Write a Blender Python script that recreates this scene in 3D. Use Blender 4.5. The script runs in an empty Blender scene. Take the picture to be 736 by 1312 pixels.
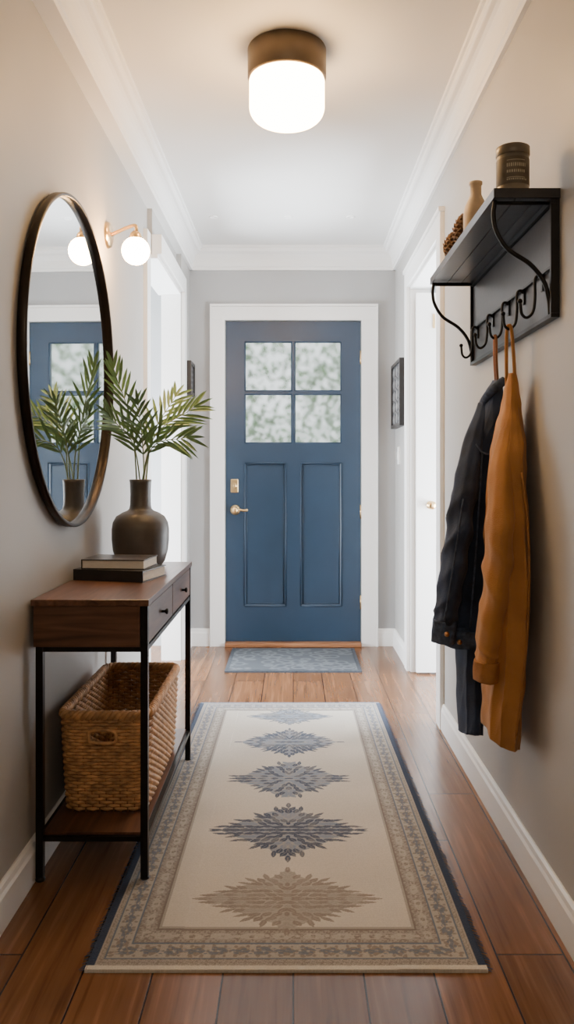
import bpy, bmesh, math, random
import numpy as np
from mathutils import Vector, Matrix
random.seed(7)
C = bpy.context.scene.collection
PI = math.pi

# ------------------------------------------------------------------ helpers
def new_mat(name):
    m = bpy.data.materials.new(name); m.use_nodes = True
    nt = m.node_tree
    return m, nt, nt.nodes["Principled BSDF"]

def pmat(name, col, rough=0.5, metal=0.0, noise=0.0, nscale=20, bump=0.0, bscale=80, stretch=(1,1,1), spec=None, sheen=0):
    m, nt, b = new_mat(name)
    b.inputs["Base Color"].default_value = (*col, 1)
    b.inputs["Roughness"].default_value = rough
    b.inputs["Metallic"].default_value = metal
    if spec is not None: b.inputs["Specular IOR Level"].default_value = spec
    if sheen: b.inputs["Sheen Weight"].default_value = sheen
    tc = nt.nodes.new("ShaderNodeTexCoord")
    mp = nt.nodes.new("ShaderNodeMapping"); mp.inputs["Scale"].default_value = stretch
    nt.links.new(tc.outputs["Object"], mp.inputs[0])
    if noise > 0:
        n = nt.nodes.new("ShaderNodeTexNoise"); n.inputs["Scale"].default_value = nscale
        n.inputs["Detail"].default_value = 6
        nt.links.new(mp.outputs[0], n.inputs["Vector"])
        r = nt.nodes.new("ShaderNodeValToRGB")
        r.color_ramp.elements[0].position = 0.3; r.color_ramp.elements[1].position = 0.7
        r.color_ramp.elements[0].color = (*[c*(1-noise) for c in col], 1)
        r.color_ramp.elements[1].color = (*[min(1, c*(1+noise)) for c in col], 1)
        nt.links.new(n.outputs["Fac"], r.inputs[0]); nt.links.new(r.outputs[0], b.inputs["Base Color"])
    if bump > 0:
        n2 = nt.nodes.new("ShaderNodeTexNoise"); n2.inputs["Scale"].default_value = bscale
        nt.links.new(mp.outputs[0], n2.inputs["Vector"])
        bp = nt.nodes.new("ShaderNodeBump"); bp.inputs["Strength"].default_value = bump
        bp.inputs["Distance"].default_value = 0.004
        nt.links.new(n2.outputs["Fac"], bp.inputs["Height"]); nt.links.new(bp.outputs[0], b.inputs["Normal"])
    return m

def emat(name, col, strength):
    m, nt, b = new_mat(name)
    b.inputs["Base Color"].default_value = (0.9, 0.88, 0.85, 1)
    b.inputs["Emission Color"].default_value = (*col, 1)
    b.inputs["Emission Strength"].default_value = strength
    return m

ORG = {}
def finish(bm, name, mats, origin=(0,0,0), parent=None, smooth=False, bevel=0, subsurf=0, **props):
    me = bpy.data.meshes.new(name)
    bmesh.ops.recalc_face_normals(bm, faces=bm.faces)
    bm.to_mesh(me); bm.free()
    return finish_me(me, name, mats, origin, parent, smooth, bevel, subsurf, **props)

def finish_me(me, name, mats, origin=(0,0,0), parent=None, smooth=False, bevel=0, subsurf=0, **props):
    o = bpy.data.objects.new(name, me); C.objects.link(o)
    if not isinstance(mats, (list, tuple)): mats = [mats]
    for m in mats: me.materials.append(m)
    origin = Vector(origin)
    if parent is not None and origin.length == 0: origin = ORG[parent.name].copy()
    me.transform(Matrix.Translation(-origin))
    ORG[o.name] = origin
    if parent is not None:
        o.parent = parent; o.location = origin - ORG[parent.name]
    else:
        o.location = origin
    if smooth:
        me.polygons.foreach_set("use_smooth", [True]*len(me.polygons))
    if bevel:
        md = o.modifiers.new("bev", "BEVEL"); md.width = bevel; md.segments = 2; md.limit_method = 'ANGLE'
    if subsurf:
        md = o.modifiers.new("sub", "SUBSURF"); md.levels = subsurf; md.render_levels = subsurf
    for k, v in props.items(): o[k] = v
    return o

def empty(name, loc, label, category, **props):
    o = bpy.data.objects.new(name, None); C.objects.link(o); o.location = loc
    o.empty_display_size = 0.05
    ORG[o.name] = Vector(loc); o["label"] = label; o["category"] = category
    for k, v in props.items(): o[k] = v
    return o

def box(bm, x0, x1, y0, y1, z0, z1, mi=0):
    v = [bm.verts.new(p) for p in [(x0,y0,z0),(x1,y0,z0),(x1,y1,z0),(x0,y1,z0),(x0,y0,z1),(x1,y0,z1),(x1,y1,z1),(x0,y1,z1)]]
    for f in [(0,3,2,1),(4,5,6,7),(0,1,5,4),(1,2,6,5),(2,3,7,6),(3,0,4,7)]:
        fc = bm.faces.new([v[i] for i in f]); fc.material_index = mi
    return v

def tube(bm, pts, r, seg=8, closed=False, mi=0, cap=True, flat=1.0):
    pts = [Vector(p) for p in pts]; n = len(pts)
    rs = r if isinstance(r, (list, tuple)) else [r]*n
    rings = []; up = None
    for i, p in enumerate(pts):
        if closed: t = pts[(i+1) % n] - pts[i-1]
        else: t = pts[min(i+1, n-1)] - pts[max(i-1, 0)]
        t.normalize()
        if up is None:
            up = Vector((0,0,1)) if abs(t.z) < 0.9 else Vector((1,0,0))
        a = t.cross(up)
        if a.length < 1e-5: a = t.cross(Vector((0,1,0)))
        a.normalize(); b = a.cross(t).normalized(); up = b
        rr = rs[min(i, len(rs)-1)]
        rings.append([bm.verts.new(p + (a*math.cos(2*PI*k/seg)*flat + b*math.sin(2*PI*k/seg))*rr) for k in range(seg)])
    m = n if closed else n-1
    for i in range(m):
        A, B = rings[i], rings[(i+1) % n]
        for k in range(seg):
            f = bm.faces.new([A[k], A[(k+1)%seg], B[(k+1)%seg], B[k]]); f.material_index = mi; f.smooth = True
    if not closed and cap:
        for rg in (rings[0], rings[-1]):
            f = bm.faces.new(rg); f.material_index = mi

def smooth_path(pts, n=6):
    pts = [Vector(p) for p in pts]; out = []
    P = [pts[0]*2-pts[1]] + pts + [pts[-1]*2-pts[-2]]
    for i in range(1, len(P)-2):
        for k in range(n):
            t = k/n
            a, b, c, d = P[i-1], P[i], P[i+1], P[i+2]
            out.append(0.5*((2*b)+(c-a)*t+(2*a-5*b+4*c-d)*t*t+(3*b-a-3*c+d)*t**3))
    out.append(pts[-1]); return out

def lathe(bm, prof, c, seg=48, axis='Z', mi=0, sz=1.0):
    c = Vector(c); rings = []
    for r, h in prof:
        ring = []
        for k in range(seg):
            a = 2*PI*k/seg
            if axis == 'Z': p = Vector((r*math.cos(a), r*math.sin(a), h))
            elif axis == 'X': p = Vector((h, r*math.cos(a), r*math.sin(a)*sz))
            else: p = Vector((r*math.cos(a), h, r*math.sin(a)))
            ring.append(p+c)
        if r < 1e-6: rings.append([bm.verts.new(ring[0])])
        else: rings.append([bm.verts.new(p) for p in ring])
    for A, B in zip(rings[:-1], rings[1:]):
        for k in range(seg):
            k2 = (k+1) % seg
            if len(A) == 1 and len(B) == 1: continue
            if len(A) == 1: f = bm.faces.new([A[0], B[k2], B[k]])
            elif len(B) == 1: f = bm.faces.new([A[k], A[k2], B[0]])
            else: f = bm.faces.new([A[k], A[k2], B[k2], B[k]])
            f.material_index = mi; f.smooth = True

def sphere(bm, c, r, mi=0, seg=16):
    lathe(bm, [(r*math.sin(PI*i/seg), -r*math.cos(PI*i/seg)) for i in range(seg+1)], c, seg=seg*2, mi=mi)

# ------------------------------------------------------------------ materials
M_wall = pmat("wall_paint", (0.40, 0.388, 0.370), 0.45, noise=0.03, nscale=3, bump=0.08, bscale=220)
M_wallb = pmat("wall_paint_cool", (0.385, 0.39, 0.395), 0.45, noise=0.03, nscale=3, bump=0.08, bscale=220)
M_white = pmat("white_trim_paint", (0.82, 0.81, 0.79), 0.38, noise=0.01, nscale=4)
M_ceil = pmat("ceiling_paint", (0.72, 0.71, 0.69), 0.6, noise=0.015, nscale=3, bump=0.05, bscale=200)
M_blue = pmat("blue_door_paint", (0.019, 0.042, 0.078), 0.33, noise=0.08, nscale=6, bump=0.05, bscale=40)
M_brass = pmat("brass", (0.72, 0.50, 0.25), 0.28, 1.0, noise=0.08, nscale=30)
M_black = pmat("black_metal", (0.012, 0.011, 0.011), 0.4, 0.6, noise=0.2, nscale=40, bump=0.05)
M_mframe = pmat("bronzed_black_metal", (0.030, 0.022, 0.018), 0.35, 0.7, noise=0.2, nscale=10)
M_rack = pmat("charcoal_rack_paint", (0.026, 0.024, 0.027), 0.35, 0.3, noise=0.25, nscale=12, bump=0.06)
M_vase = pmat("dark_ceramic", (0.072, 0.060, 0.050), 0.42, noise=0.2, nscale=14, bump=0.1, bscale=60)
M_leaf = pmat("palm_leaf", (0.15, 0.265, 0.11), 0.42, noise=0.35, nscale=12)
M_stem = pmat("palm_stem", (0.17, 0.22, 0.09), 0.5, noise=0.2)
M_paper = pmat("book_paper", (0.78, 0.72, 0.62), 0.8, noise=0.12, nscale=40, stretch=(1,1,30))
M_cover = pmat("book_cover_black", (0.018, 0.017, 0.018), 0.45, noise=0.2, nscale=20)
M_cover2 = pmat("book_cover_photo", (0.05, 0.043, 0.04), 0.3, noise=0.9, nscale=14)
M_wick = pmat("wicker", (0.54, 0.295, 0.13), 0.5, noise=0.38, nscale=34, bump=0.3, bscale=120)
M_wick2 = pmat("wicker_dark", (0.38, 0.19, 0.08), 0.55, noise=0.5, nscale=30, bump=0.3, bscale=120)
M_denim = pmat("dark_denim", (0.022, 0.040, 0.088), 0.9, noise=0.5, nscale=9, bump=0.5, bscale=420, sheen=0.08)
M_denim2 = pmat("denim_seam", (0.050, 0.078, 0.140), 0.9, noise=0.4, nscale=60, bump=0.4, bscale=300)
M_orange = pmat("ochre_canvas", (0.44, 0.198, 0.056), 0.85, noise=0.16, nscale=8, bump=0.35, bscale=350, sheen=0.1)
M_orange2 = pmat("ochre_canvas_seam", (0.35, 0.15, 0.042), 0.85, noise=0.18, nscale=30, bump=0.35, bscale=300)
M_leather = pmat("brown_strap", (0.34, 0.14, 0.055), 0.6, noise=0.2, nscale=30)
M_base = pmat("bronze_lamp_base", (0.12, 0.09, 0.065), 0.42, 0.6, noise=0.1, nscale=8)
M_tin = pmat("olive_tin", (0.17, 0.145, 0.11), 0.4, 0.4, noise=0.3, nscale=12)
M_tinl = pmat("tin_label", (0.095, 0.078, 0.056), 0.6, noise=0.3, nscale=30)
M_ink = pmat("tin_label_ink", (0.42, 0.36, 0.26), 0.6, noise=0.1)
M_cream = pmat("cream_ceramic", (0.50, 0.39, 0.27), 0.5, noise=0.2, nscale=12)
M_cork = pmat("cone_brown", (0.16, 0.09, 0.05), 0.8, noise=0.5, nscale=40, bump=0.4)
M_shade = emat("lamp_glass", (1.0, 0.60, 0.25), 46.0)
M_bulb = emat("globe_glass", (1.0, 0.57, 0.23), 165.0)
M_outleaf = pmat("garden_leaf", (0.135, 0.27, 0.10), 0.8, noise=0.5, nscale=2.0)
M_lawn = pmat("garden_ground", (0.30, 0.33, 0.22), 0.9, noise=0.4, nscale=3)
M_art = pmat("carved_panel", (0.20, 0.20, 0.20), 0.5, noise=0.6, nscale=50, bump=0.5)
M_artl = pmat("carved_panel_lattice", (0.06, 0.06, 0.065), 0.5, noise=0.3, nscale=50)
M_frame = pmat("dark_frame", (0.02, 0.019, 0.02), 0.4, noise=0.2)
M_button = pmat("copper_button", (0.5, 0.28, 0.14), 0.35, 1.0, noise=0.1)

def wood_mat(name, c1, c2, c3, rough, grain=(30, 2.0, 30), planks=None, bump=0.12):
    m, nt, b = new_mat(name); N = nt.nodes; L = nt.links
    tc = N.new("ShaderNodeTexCoord"); mp = N.new("ShaderNodeMapping")
    mp.inputs["Scale"].default_value = grain
    L.new(tc.outputs["Object"], mp.inputs[0])
    src = mp.outputs[0]
    if planks:
        sx = N.new("ShaderNodeSeparateXYZ"); cb = N.new("ShaderNodeCombineXYZ")
        L.new(tc.outputs["Object"], sx.inputs[0]); L.new(sx.outputs[1], cb.inputs[0]); L.new(sx.outputs[0], cb.inputs[1])
        bt = N.new("ShaderNodeTexBrick"); L.new(cb.outputs[0], bt.inputs["Vector"])
        bt.inputs["Scale"].default_value = 1.0; bt.inputs["Brick Width"].default_value = planks[0]
        bt.inputs["Row Height"].default_value = planks[1]; bt.inputs["Mortar Size"].default_value = 0.0024
        bt.inputs["Mortar Smooth"].default_value = 0.2; bt.inputs["Bias"].default_value = 0
        bt.offset = 0.38
        bt.inputs["Color1"].default_value = (0, 0, 0, 1); bt.inputs["Color2"].default_value = (1, 1, 1, 1)
        bt.inputs["Mortar"].default_value = (0.5, 0.5, 0.5, 1)
        va = N.new("ShaderNodeVectorMath"); va.operation = 'MULTIPLY_ADD'
        va.inputs[1].default_value = (37, 23, 11)
        L.new(bt.outputs["Color"], va.inputs[0]); L.new(src, va.inputs[2]); src = va.outputs[0]
    n1 = N.new("ShaderNodeTexNoise"); n1.inputs["Scale"].default_value = 1.0; n1.inputs["Detail"].default_value = 5 if planks else 10
    n1.inputs["Distortion"].default_value = 0.0 if planks else 0.9
    L.new(src, n1.inputs["Vector"])
    r = N.new("ShaderNodeValToRGB"); e = r.color_ramp.elements
    e[0].position = 0.22 if planks else 0.30; e[0].color = (*c1, 1); e[1].position = 0.78 if planks else 0.72; e[1].color = (*c3, 1)
    k = e.new(0.5); k.color = (*c2, 1)
    if planks: r.color_ramp.interpolation = 'EASE'
    L.new(n1.outputs["Fac"], r.inputs[0]); col = r.outputs[0]
    bp = N.new("ShaderNodeBump"); bp.inputs["Strength"].default_value = bump; bp.inputs["Distance"].default_value = 0.002
    if planks:
        mx = N.new("ShaderNodeMix"); mx.data_type = 'RGBA'; mx.blend_type = 'MULTIPLY'; mx.inputs[0].default_value = 1.0
        rr = N.new("ShaderNodeMapRange"); rr.inputs[3].default_value = 0.80; rr.inputs[4].default_value = 1.18
        L.new(bt.outputs["Color"], rr.inputs[0]); L.new(col, mx.inputs[6]); L.new(rr.outputs[0], mx.inputs[7])
        mx2 = N.new("ShaderNodeMix"); mx2.data_type = 'RGBA'; L.new(bt.outputs["Fac"], mx2.inputs[0])
        L.new(mx.outputs[2], mx2.inputs[6]); mx2.inputs[7].default_value = (0.02, 0.008, 0.004, 1)
        col = mx2.outputs[2]
        ng = N.new("ShaderNodeMath"); ng.operation = 'MULTIPLY'; ng.inputs[1].default_value = -1.0
        L.new(bt.outputs["Fac"], ng.inputs[0]); L.new(ng.outputs[0], bp.inputs["Height"])
        b.inputs["Roughness"].default_value = rough
        b.inputs["Specular IOR Level"].default_value = 0.55
    else:
        L.new(n1.outputs["Fac"], bp.inputs["Height"]); b.inputs["Roughness"].default_value = rough
    L.new(bp.outputs[0], b.inputs["Normal"]); L.new(col, b.inputs["Base Color"])
    return m
M_floor = wood_mat("plank_floor", (0.105, 0.044, 0.018), (0.180, 0.080, 0.034), (0.27, 0.127, 0.057), 0.27, (60, 2.6, 20), (0.95, 0.16), bump=0.35)
M_walnut = wood_mat("walnut", (0.060, 0.027, 0.015), (0.115, 0.052, 0.029), (0.175, 0.082, 0.045), 0.32, (38, 3, 38))
M_walnut_e = wood_mat("walnut_end", (0.060, 0.027, 0.015), (0.115, 0.052, 0.029), (0.175, 0.082, 0.045), 0.4, (4, 38, 38))
M_oak = wood_mat("oak_threshold", (0.20, 0.08, 0.032), (0.29, 0.125, 0.055), (0.36, 0.17, 0.08), 0.4, (3, 30, 30))

# ------------------------------------------------------------------ room dims
H = 2.61; XL = -0.735; XLF = -0.68; XR = 0.67; YB = 5.28; Y0 = -1.3
S = dict(kind="structure")
bm = bmesh.new(); box(bm, -2.6, 2.4, Y0, YB+0.14, -0.06, 0.0)
finish(bm, "floor", M_floor, label="warm brown hardwood plank floor", category="floor", **S)
bm = bmesh.new(); box(bm, -2.6, 2.4, Y0, YB+0.14, H, H+0.08)
finish(bm, "ceiling", M_ceil, label="smooth white painted ceiling", category="ceiling", **S)
bm = bmesh.new()
box(bm, XL-0.12, XL, Y0, 4.04, 0, H); box(bm, XLF-0.12, XLF, 4.88, YB, 0, H)
box(bm, XLF-0.14, XLF-0.03, 4.04, 4.88, 2.235, H)
finish(bm, "wall_left", M_wall, label="greige painted hallway wall with open doorway", category="wall", **S)
bm = bmesh.new()
box(bm, XR, XR+0.11, Y0, 3.66, 0, H); box(bm, XR, XR+0.11, 4.60, YB, 0, H)
box(bm, XR, XR+0.11, 3.66, 4.60, 2.205, H)
finish(bm, "wall_right", M_wall, label="greige painted hallway wall with doorway", category="wall", **S)
bm = bmesh.new()
box(bm, -2.6, -0.463, YB, YB+0.13, 0, H); box(bm, 0.463, 2.4, YB, YB+0.13, 0, H)
box(bm, -0.463, 0.463, YB, YB+0.13, 2.152, H)
finish(bm, "wall_back", M_wallb, label="grey painted end wall around the entrance door", category="wall", **S)
bm = bmesh.new(); box(bm, -2.6, 2.4, Y0-0.1, Y0, 0, H)
finish(bm, "wall_front", M_wall, label="painted wall closing the hallway", category="wall", **S)
bm = bmesh.new(); box(bm, -2.6, -2.5, 3.0, YB, 0, H); box(bm, -2.5, XL-0.12, 2.9, 3.0, 0, H)
finish(bm, "wall_side_left", M_white, label="white walls of the adjoining room", category="wall", **S)
bm = bmesh.new(); box(bm, 2.3, 2.4, 2.9, YB, 0, H); box(bm, XR+0.11, 2.3, 2.8, 2.9, 0, H)
finish(bm, "wall_side_right", M_white, label="white walls of the adjoining room", category="wall", **S)

# ---- crown moulding
def extr(bm, prof, place, a, b):
    A = [bm.verts.new(place(o, h, a, 0)) for o, h in prof]; B = [bm.verts.new(place(o, h, b, 1)) for o, h in prof]
    n = len(prof)
    for i in range(n):
        bm.faces.new([A[i], A[(i+1)%n], B[(i+1)%n], B[i]])
    bm.faces.new(A); bm.faces.new(B)
def crown_prof(back, lip=0.0):
    p = [(-back, 0.145), (0.014+lip, 0.145), (0.016+lip, 0.130), (0.022+lip, 0.124)]
    for i in range(7):
        t = i/6*PI/2
        p.append((0.022+lip+0.042*(1-math.cos(t)), 0.120-0.078*math.sin(t)))
    p += [(0.068+lip, 0.04), (0.074+lip, 0.034), (0.076+lip, 0.020), (0.086+lip, 0.018), (0.086+lip, 0.0), (-back, 0.0)]
    return p
def cx_left(y): return XL + 0.028 + (XLF-XL-0.028)*(y-Y0)/(YB-Y0)
bm = bmesh.new(); extr(bm, crown_prof(0.07, 0.004), lambda o, h, y, e: (cx_left(y)+o, y, H-h), Y0, YB)
finish(bm, "trim_1", M_white, label="white crown moulding along the ceiling", category="trim", **S)
bm = bmesh.new(); extr(bm, crown_prof(0.01), lambda o, h, y, e: (XR-o, y, H-h), Y0, YB)
finish(bm, "trim_2", M_white, label="white crown moulding along the ceiling", category="trim", **S)
bm = bmesh.new(); extr(bm, crown_prof(0.01), lambda o, h, x, e: (x, YB-o, H-h), XLF, XR)
finish(bm, "trim_3", M_white, label="white crown moulding above the entrance door", category="trim", **S)

# ---- baseboards
BP = [(0, 0), (0.016, 0), (0.016, 0.085), (0.012, 0.095), (0.010, 0.108), (0.004, 0.115), (0, 0.115)]
bm = bmesh.new()
extr(bm, BP, lambda o, h, y, e: (XL+o, y, h), Y0, 3.94); extr(bm, BP, lambda o, h, y, e: (XLF+o, y, h), 4.98, YB)
finish(bm, "baseboard_left", M_white, label="white painted baseboard", category="baseboard", **S)
bm = bmesh.new()
extr(bm, BP, lambda o, h, y, e: (XR-o, y, h), Y0, 3.56); extr(bm, BP, lambda o, h, y, e: (XR-o, y, h), 4.70, YB)
finish(bm, "baseboard_right", M_white, label="white painted baseboard", category="baseboard", **S)
bm = bmesh.new()
extr(bm, BP, lambda o, h, x, e: (x, YB-o, h), XLF, -0.541); extr(bm, BP, lambda o, h, x, e: (x, YB-o, h), 0.551, XR)
finish(bm, "baseboard_back", M_white, label="white painted baseboard", category="baseboard", **S)

# ---- casings (non-overlapping boxes)
bm = bmesh.new()
box(bm, XL, XL+0.02, 3.94, 4.035, 0, 2.335)
box(bm, XLF-0.001, XLF+0.02, 4.885, 4.98, 0, 2.235)
box(bm, XLF-0.03, XLF+0.019, 4.036, 4.98, 2.236, 2.334)
box(bm, XLF-0.12, XLF-0.002, 4.866, 4.884, 0, 2.214)
box(bm, XL-0.12, XL-0.001, 4.036, 4.05, 0, 2.214)
box(bm, XLF-0.14, XLF-0.002, 4.037, 4.884, 2.215, 2.2355)
finish(bm, "trim_4", M_white, label="white door casing around open doorway", category="trim", **S)
bm = bmesh.new()
box(bm, XR-0.02, XR, 3.56, 3.655, 0, 2.20); box(bm, XR-0.02, XR, 4.605, 4.70, 0, 2.20)
box(bm, XR-0.02, XR, 3.56, 4.70, 2.2005, 2.295); box(bm, XR-0.028, XR, 3.55, 4.71, 2.2955, 2.315)
box(bm, XR+0.001, XR+0.11, 4.586, 4.599, 0, 2.184); box(bm, XR+0.001, XR+0.11, 3.661, 3.673, 0, 2.184); box(bm, XR+0.001, XR+0.11, 3.661, 4.599, 2.185, 2.204)
finish(bm, "trim_5", M_white, label="white door casing around side doorway", category="trim", **S)
bm = bmesh.new()
box(bm, -0.535, -0.448, YB-0.022, YB, 0, 2.136); box(bm, 0.448, 0.545, YB-0.022, YB, 0, 2.136)
box(bm, -0.535, 0.545, YB-0.022, YB, 2.1365, 2.225)
box(bm, -0.545, -0.5355, YB-0.030, YB, 0, 2.2255); box(bm, 0.5455, 0.555, YB-0.030, YB, 0, 2.2255); box(bm, -0.545, 0.555, YB-0.030, YB, 2.226, 2.24)
box(bm, -0.4625, -0.4485, YB+0.001, YB+0.13, 0, 2.136); box(bm, 0.4485, 0.4625, YB+0.001, YB+0.13, 0, 2.136); box(bm, -0.4625, 0.4625, YB+0.001, YB+0.13, 2.137, 2.151)
finish(bm, "trim_6", M_white, label="white casing around the blue entrance door", category="trim", **S)
bm = bmesh.new(); box(bm, -0.446, 0.446, YB-0.055, YB+0.12, 0.0, 0.026)
finish(bm, "trim_7", M_oak, bevel=0.006, label="oak threshold strip under the entrance door", category="threshold", **S)

# ---- entrance door
def panel_door(x0, x1, z0, z1, yf, th, openings, mat, bmo=None):
    bm = bmo or bmesh.new()
    xs = sorted(set([x0, x1]+[o[0] for o in openings]+[o[1] for o in openings]))
    zs = sorted(set([z0, z1]+[o[2] for o in openings]+[o[3] for o in openings]))
    solid = {}
    for i in range(len(xs)-1):
        for j in range(len(zs)-1):
            cx, cz = (xs[i]+xs[i+1])/2, (zs[j]+zs[j+1])/2
            solid[i, j] = not any(o[0] < cx < o[1] and o[2] < cz < o[3] for o in openings)
    vc = {}
    def V(i, j, k):
        key = (i, j, k)
        if key not in vc: vc[key] = bm.verts.new((xs[i], yf+th*k, zs[j]))
        return vc[key]
    for (i, j), s in solid.items():
        if not s: continue
        for k in (0, 1): bm.faces.new([V(i,j,k), V(i+1,j,k), V(i+1,j+1,k), V(i,j+1,k)])
        for (di, dj, a, b) in ((-1,0,(i,j),(i,j+1)), (1,0,(i+1,j),(i+1,j+1)), (0,-1,(i,j),(i+1,j)), (0,1,(i,j+1),(i+1,j+1))):
            if not solid.get((i+di, j+dj), False):
                bm.faces.new([V(*a,0), V(*b,0), V(*b,1), V(*a,1)])
    for o in openings:
        a, b, c, d = o[:4]
        if o[4]:
            bev = 0.014
            F = [(a,c),(b,c),(b,d),(a,d)]; I = [(a+bev,c+bev),(b-bev,c+bev),(b-bev,d-bev),(a+bev,d-bev)]
            vo = [bm.verts.new((x, yf+0.002, z)) for x, z in F]; vi = [bm.verts.new((x, yf+0.013, z)) for x, z in I]
            for k in range(4): bm.faces.new([vo[k], vo[(k+1)%4], vi[(k+1)%4], vi[k]])
            bm.faces.new(vi)
            for ins, yy, rr in ((0.004, -0.001, 0.005), (0.020, 0.012, 0.003)):
                bead = [(a+ins, yf+yy, c+ins), (b-ins, yf+yy, c+ins), (b-ins, yf+yy, d-ins), (a+ins, yf+yy, d-ins)]
                for k in range(4): tube(bm, [bead[k], bead[(k+1)%4]], rr, 6)
    return bm
YD = YB+0.01
op = [(-0.318, -0.010, 1.675, 1.998, 0), (0.010, 0.315, 1.675, 1.998, 0), (-0.318, -0.010, 1.332, 1.652, 0), (0.010, 0.315, 1.332, 1.652, 0),
      (-0.325, -0.045, 0.255, 1.205, 1), (0.045, 0.322, 0.255, 1.205, 1)]
bm = panel_door(-0.444, 0.444, 0.028, 2.132, YD, 0.045, op, M_blue)
door = finish(bm, "door_1", M_blue, origin=(0, YD, 0.028), label="navy blue panelled entrance door with four-pane window", category="door", **S)
bm = bmesh.new()
for o in op[:4]:
    a, b, c, d = o[:4]; P = [(a, YD+.004, c), (b, YD+.004, c), (b, YD+.004, d), (a, YD+.004, d)]
    for k in range(4): tube(bm, [P[k], P[(k+1)%4]], 0.006, 6)
finish(bm, "glazing_bead", M_blue, parent=door)
mg, nt, b = new_mat("window_glass")
out = nt.nodes["Material Output"]; tr = nt.nodes.new("ShaderNodeBsdfRefraction"); mx = nt.nodes.new("ShaderNodeMixShader")
tr.inputs["Roughness"].default_value = 0.17; tr.inputs["IOR"].default_value = 1.2
b.inputs["Base Color"].default_value = (0.9, 0.95, 0.95, 1); b.inputs["Roughness"].default_value = 0.05
mx.inputs[0].default_value = 0.06
nt.links.new(tr.outputs[0], mx.inputs[1]); nt.links.new(b.outputs[0], mx.inputs[2]); nt.links.new(mx.outputs[0], out.inputs[0])
bm = bmesh.new(); bm.faces.new([bm.verts.new(p) for p in ((-0.325, YD+.022, 1.326), (0.322, YD+.022, 1.326), (0.322, YD+.022, 2.004), (-0.325, YD+.022, 2.004))])
finish(bm, "window_pane", mg, parent=door)
bm = bmesh.new(); box(bm, -0.412, -0.360, YD-0.012, YD+0.001, 1.005, 1.095)
finish(bm, "deadbolt", M_brass, parent=door, bevel=0.0055, label="brass deadbolt")
bm = bmesh.new()
lathe(bm, [(0.0, -0.022), (0.017, -0.022), (0.019, -0.012), (0.019, -0.011)], (-0.386, YD, 1.05), 24, 'Y')
box(bm, -0.390, -0.382, YD-0.034, YD-0.02, 1.035, 1.065)
finish(bm, "thumb_turn", M_brass, parent=door, label="brass thumb turn")
bm = bmesh.new()
lathe(bm, [(0.0, -0.014), (0.026, -0.014), (0.032, -0.006), (0.034, 0)], (-0.382, YD, 0.892), 28, 'Y')
lathe(bm, [(0.0, -0.066), (0.016, -0.065), (0.025, -0.056), (0.026, -0.046), (0.018, -0.036), (0.011, -0.03), (0.011, -0.013)], (-0.382, YD, 0.892), 28, 'Y')
tube(bm, smooth_path([(-0.37, YD-0.05, 0.893), (-0.345, YD-0.054, 0.894), (-0.325, YD-0.052, 0.89), (-0.306, YD-0.05, 0.892)]), 0.008, 12)
sphere(bm, (-0.304, YD-0.05, 0.892), 0.010, seg=8)
finish(bm, "door_handle", M_brass, parent=door, label="brass knob with short lever")
for i, z in enumerate((1.895, 0.88, 0.285)):
    bm = bmesh.new(); tube(bm, [(0.445, YD-0.004, z-0.045), (0.445, YD-0.004, z+0.045)], 0.006, 12)
    finish(bm, "hinge", M_brass, parent=door, label="brass hinge")

# ---- side door (open white leaf)
bm = panel_door(0.695, 1.44, 0.012, 2.15, 4.525, 0.038, [(0.83, 1.30, 1.15, 2.0, 1), (0.83, 1.30, 0.22, 0.98, 1)], M_white)
d2 = finish(bm, "door_2", M_white, origin=(1.44, 4.525, 0.012), label="white interior door standing in the side doorway", category="door", **S)
bm = bmesh.new()
lathe(bm, [(0.0, -0.055), (0.018, -0.053), (0.024, -0.042), (0.018, -0.028), (0.009, -0.02), (0.009, -0.008), (0.022, -0.006), (0.024, 0)], (0.775, 4.525, 0.955), 24, 'Y')
finish(bm, "door_knob", M_brass, parent=d2, label="brass knob")
bm = bmesh.new(); box(bm, 0.786, 0.798, 4.518, 4.526, 1.95, 2.03)
finish(bm, "latch_plate", M_brass, parent=d2)

# ------------------------------------------------------------------ ceiling light
cl = empty("ceiling_lamp", (-0.022, 2.80, H), "flush ceiling lamp with bronze drum base and opal glass shade", "ceiling light")
bm = bmesh.new()
lathe(bm, [(0, 0), (0.135, 0), (0.137, -0.004), (0.137, -0.098), (0.133, -0.104), (0.120, -0.104), (0, -0.104)], (-0.022, 2.80, H), 64)
finish(bm, "lamp_base", M_base, parent=cl)
bm = bmesh.new()
pr = [(0.127, -0.10), (0.131, -0.112), (0.131, -0.20)]
for i in range(1, 9):
    t = i/8*PI/2; pr.append((0.131-0.055+0.055*math.cos(t), -0.20-0.052*math.sin(t)))
pr += [(0.04, -0.256), (0, -0.257)]
lathe(bm, pr, (-0.022, 2.80, H), 64)
finish(bm, "lamp_shade", M_shade, parent=cl)

for x in (-0.46, -0.03, 0.33):
    bm = bmesh.new(); lathe(bm, [(0, -0.001), (0.014, -0.001), (0.016, -0.004), (0.024, -0.004), (0.026, 0)], (x, 4.63, H), 24)
    finish(bm, "recessed_spotlight", M_white, origin=(x, 4.63, H), smooth=True, label="tiny white recessed ceiling spotlight, switched off", category="spotlight", group="recessed ceiling spotlights")

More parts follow.
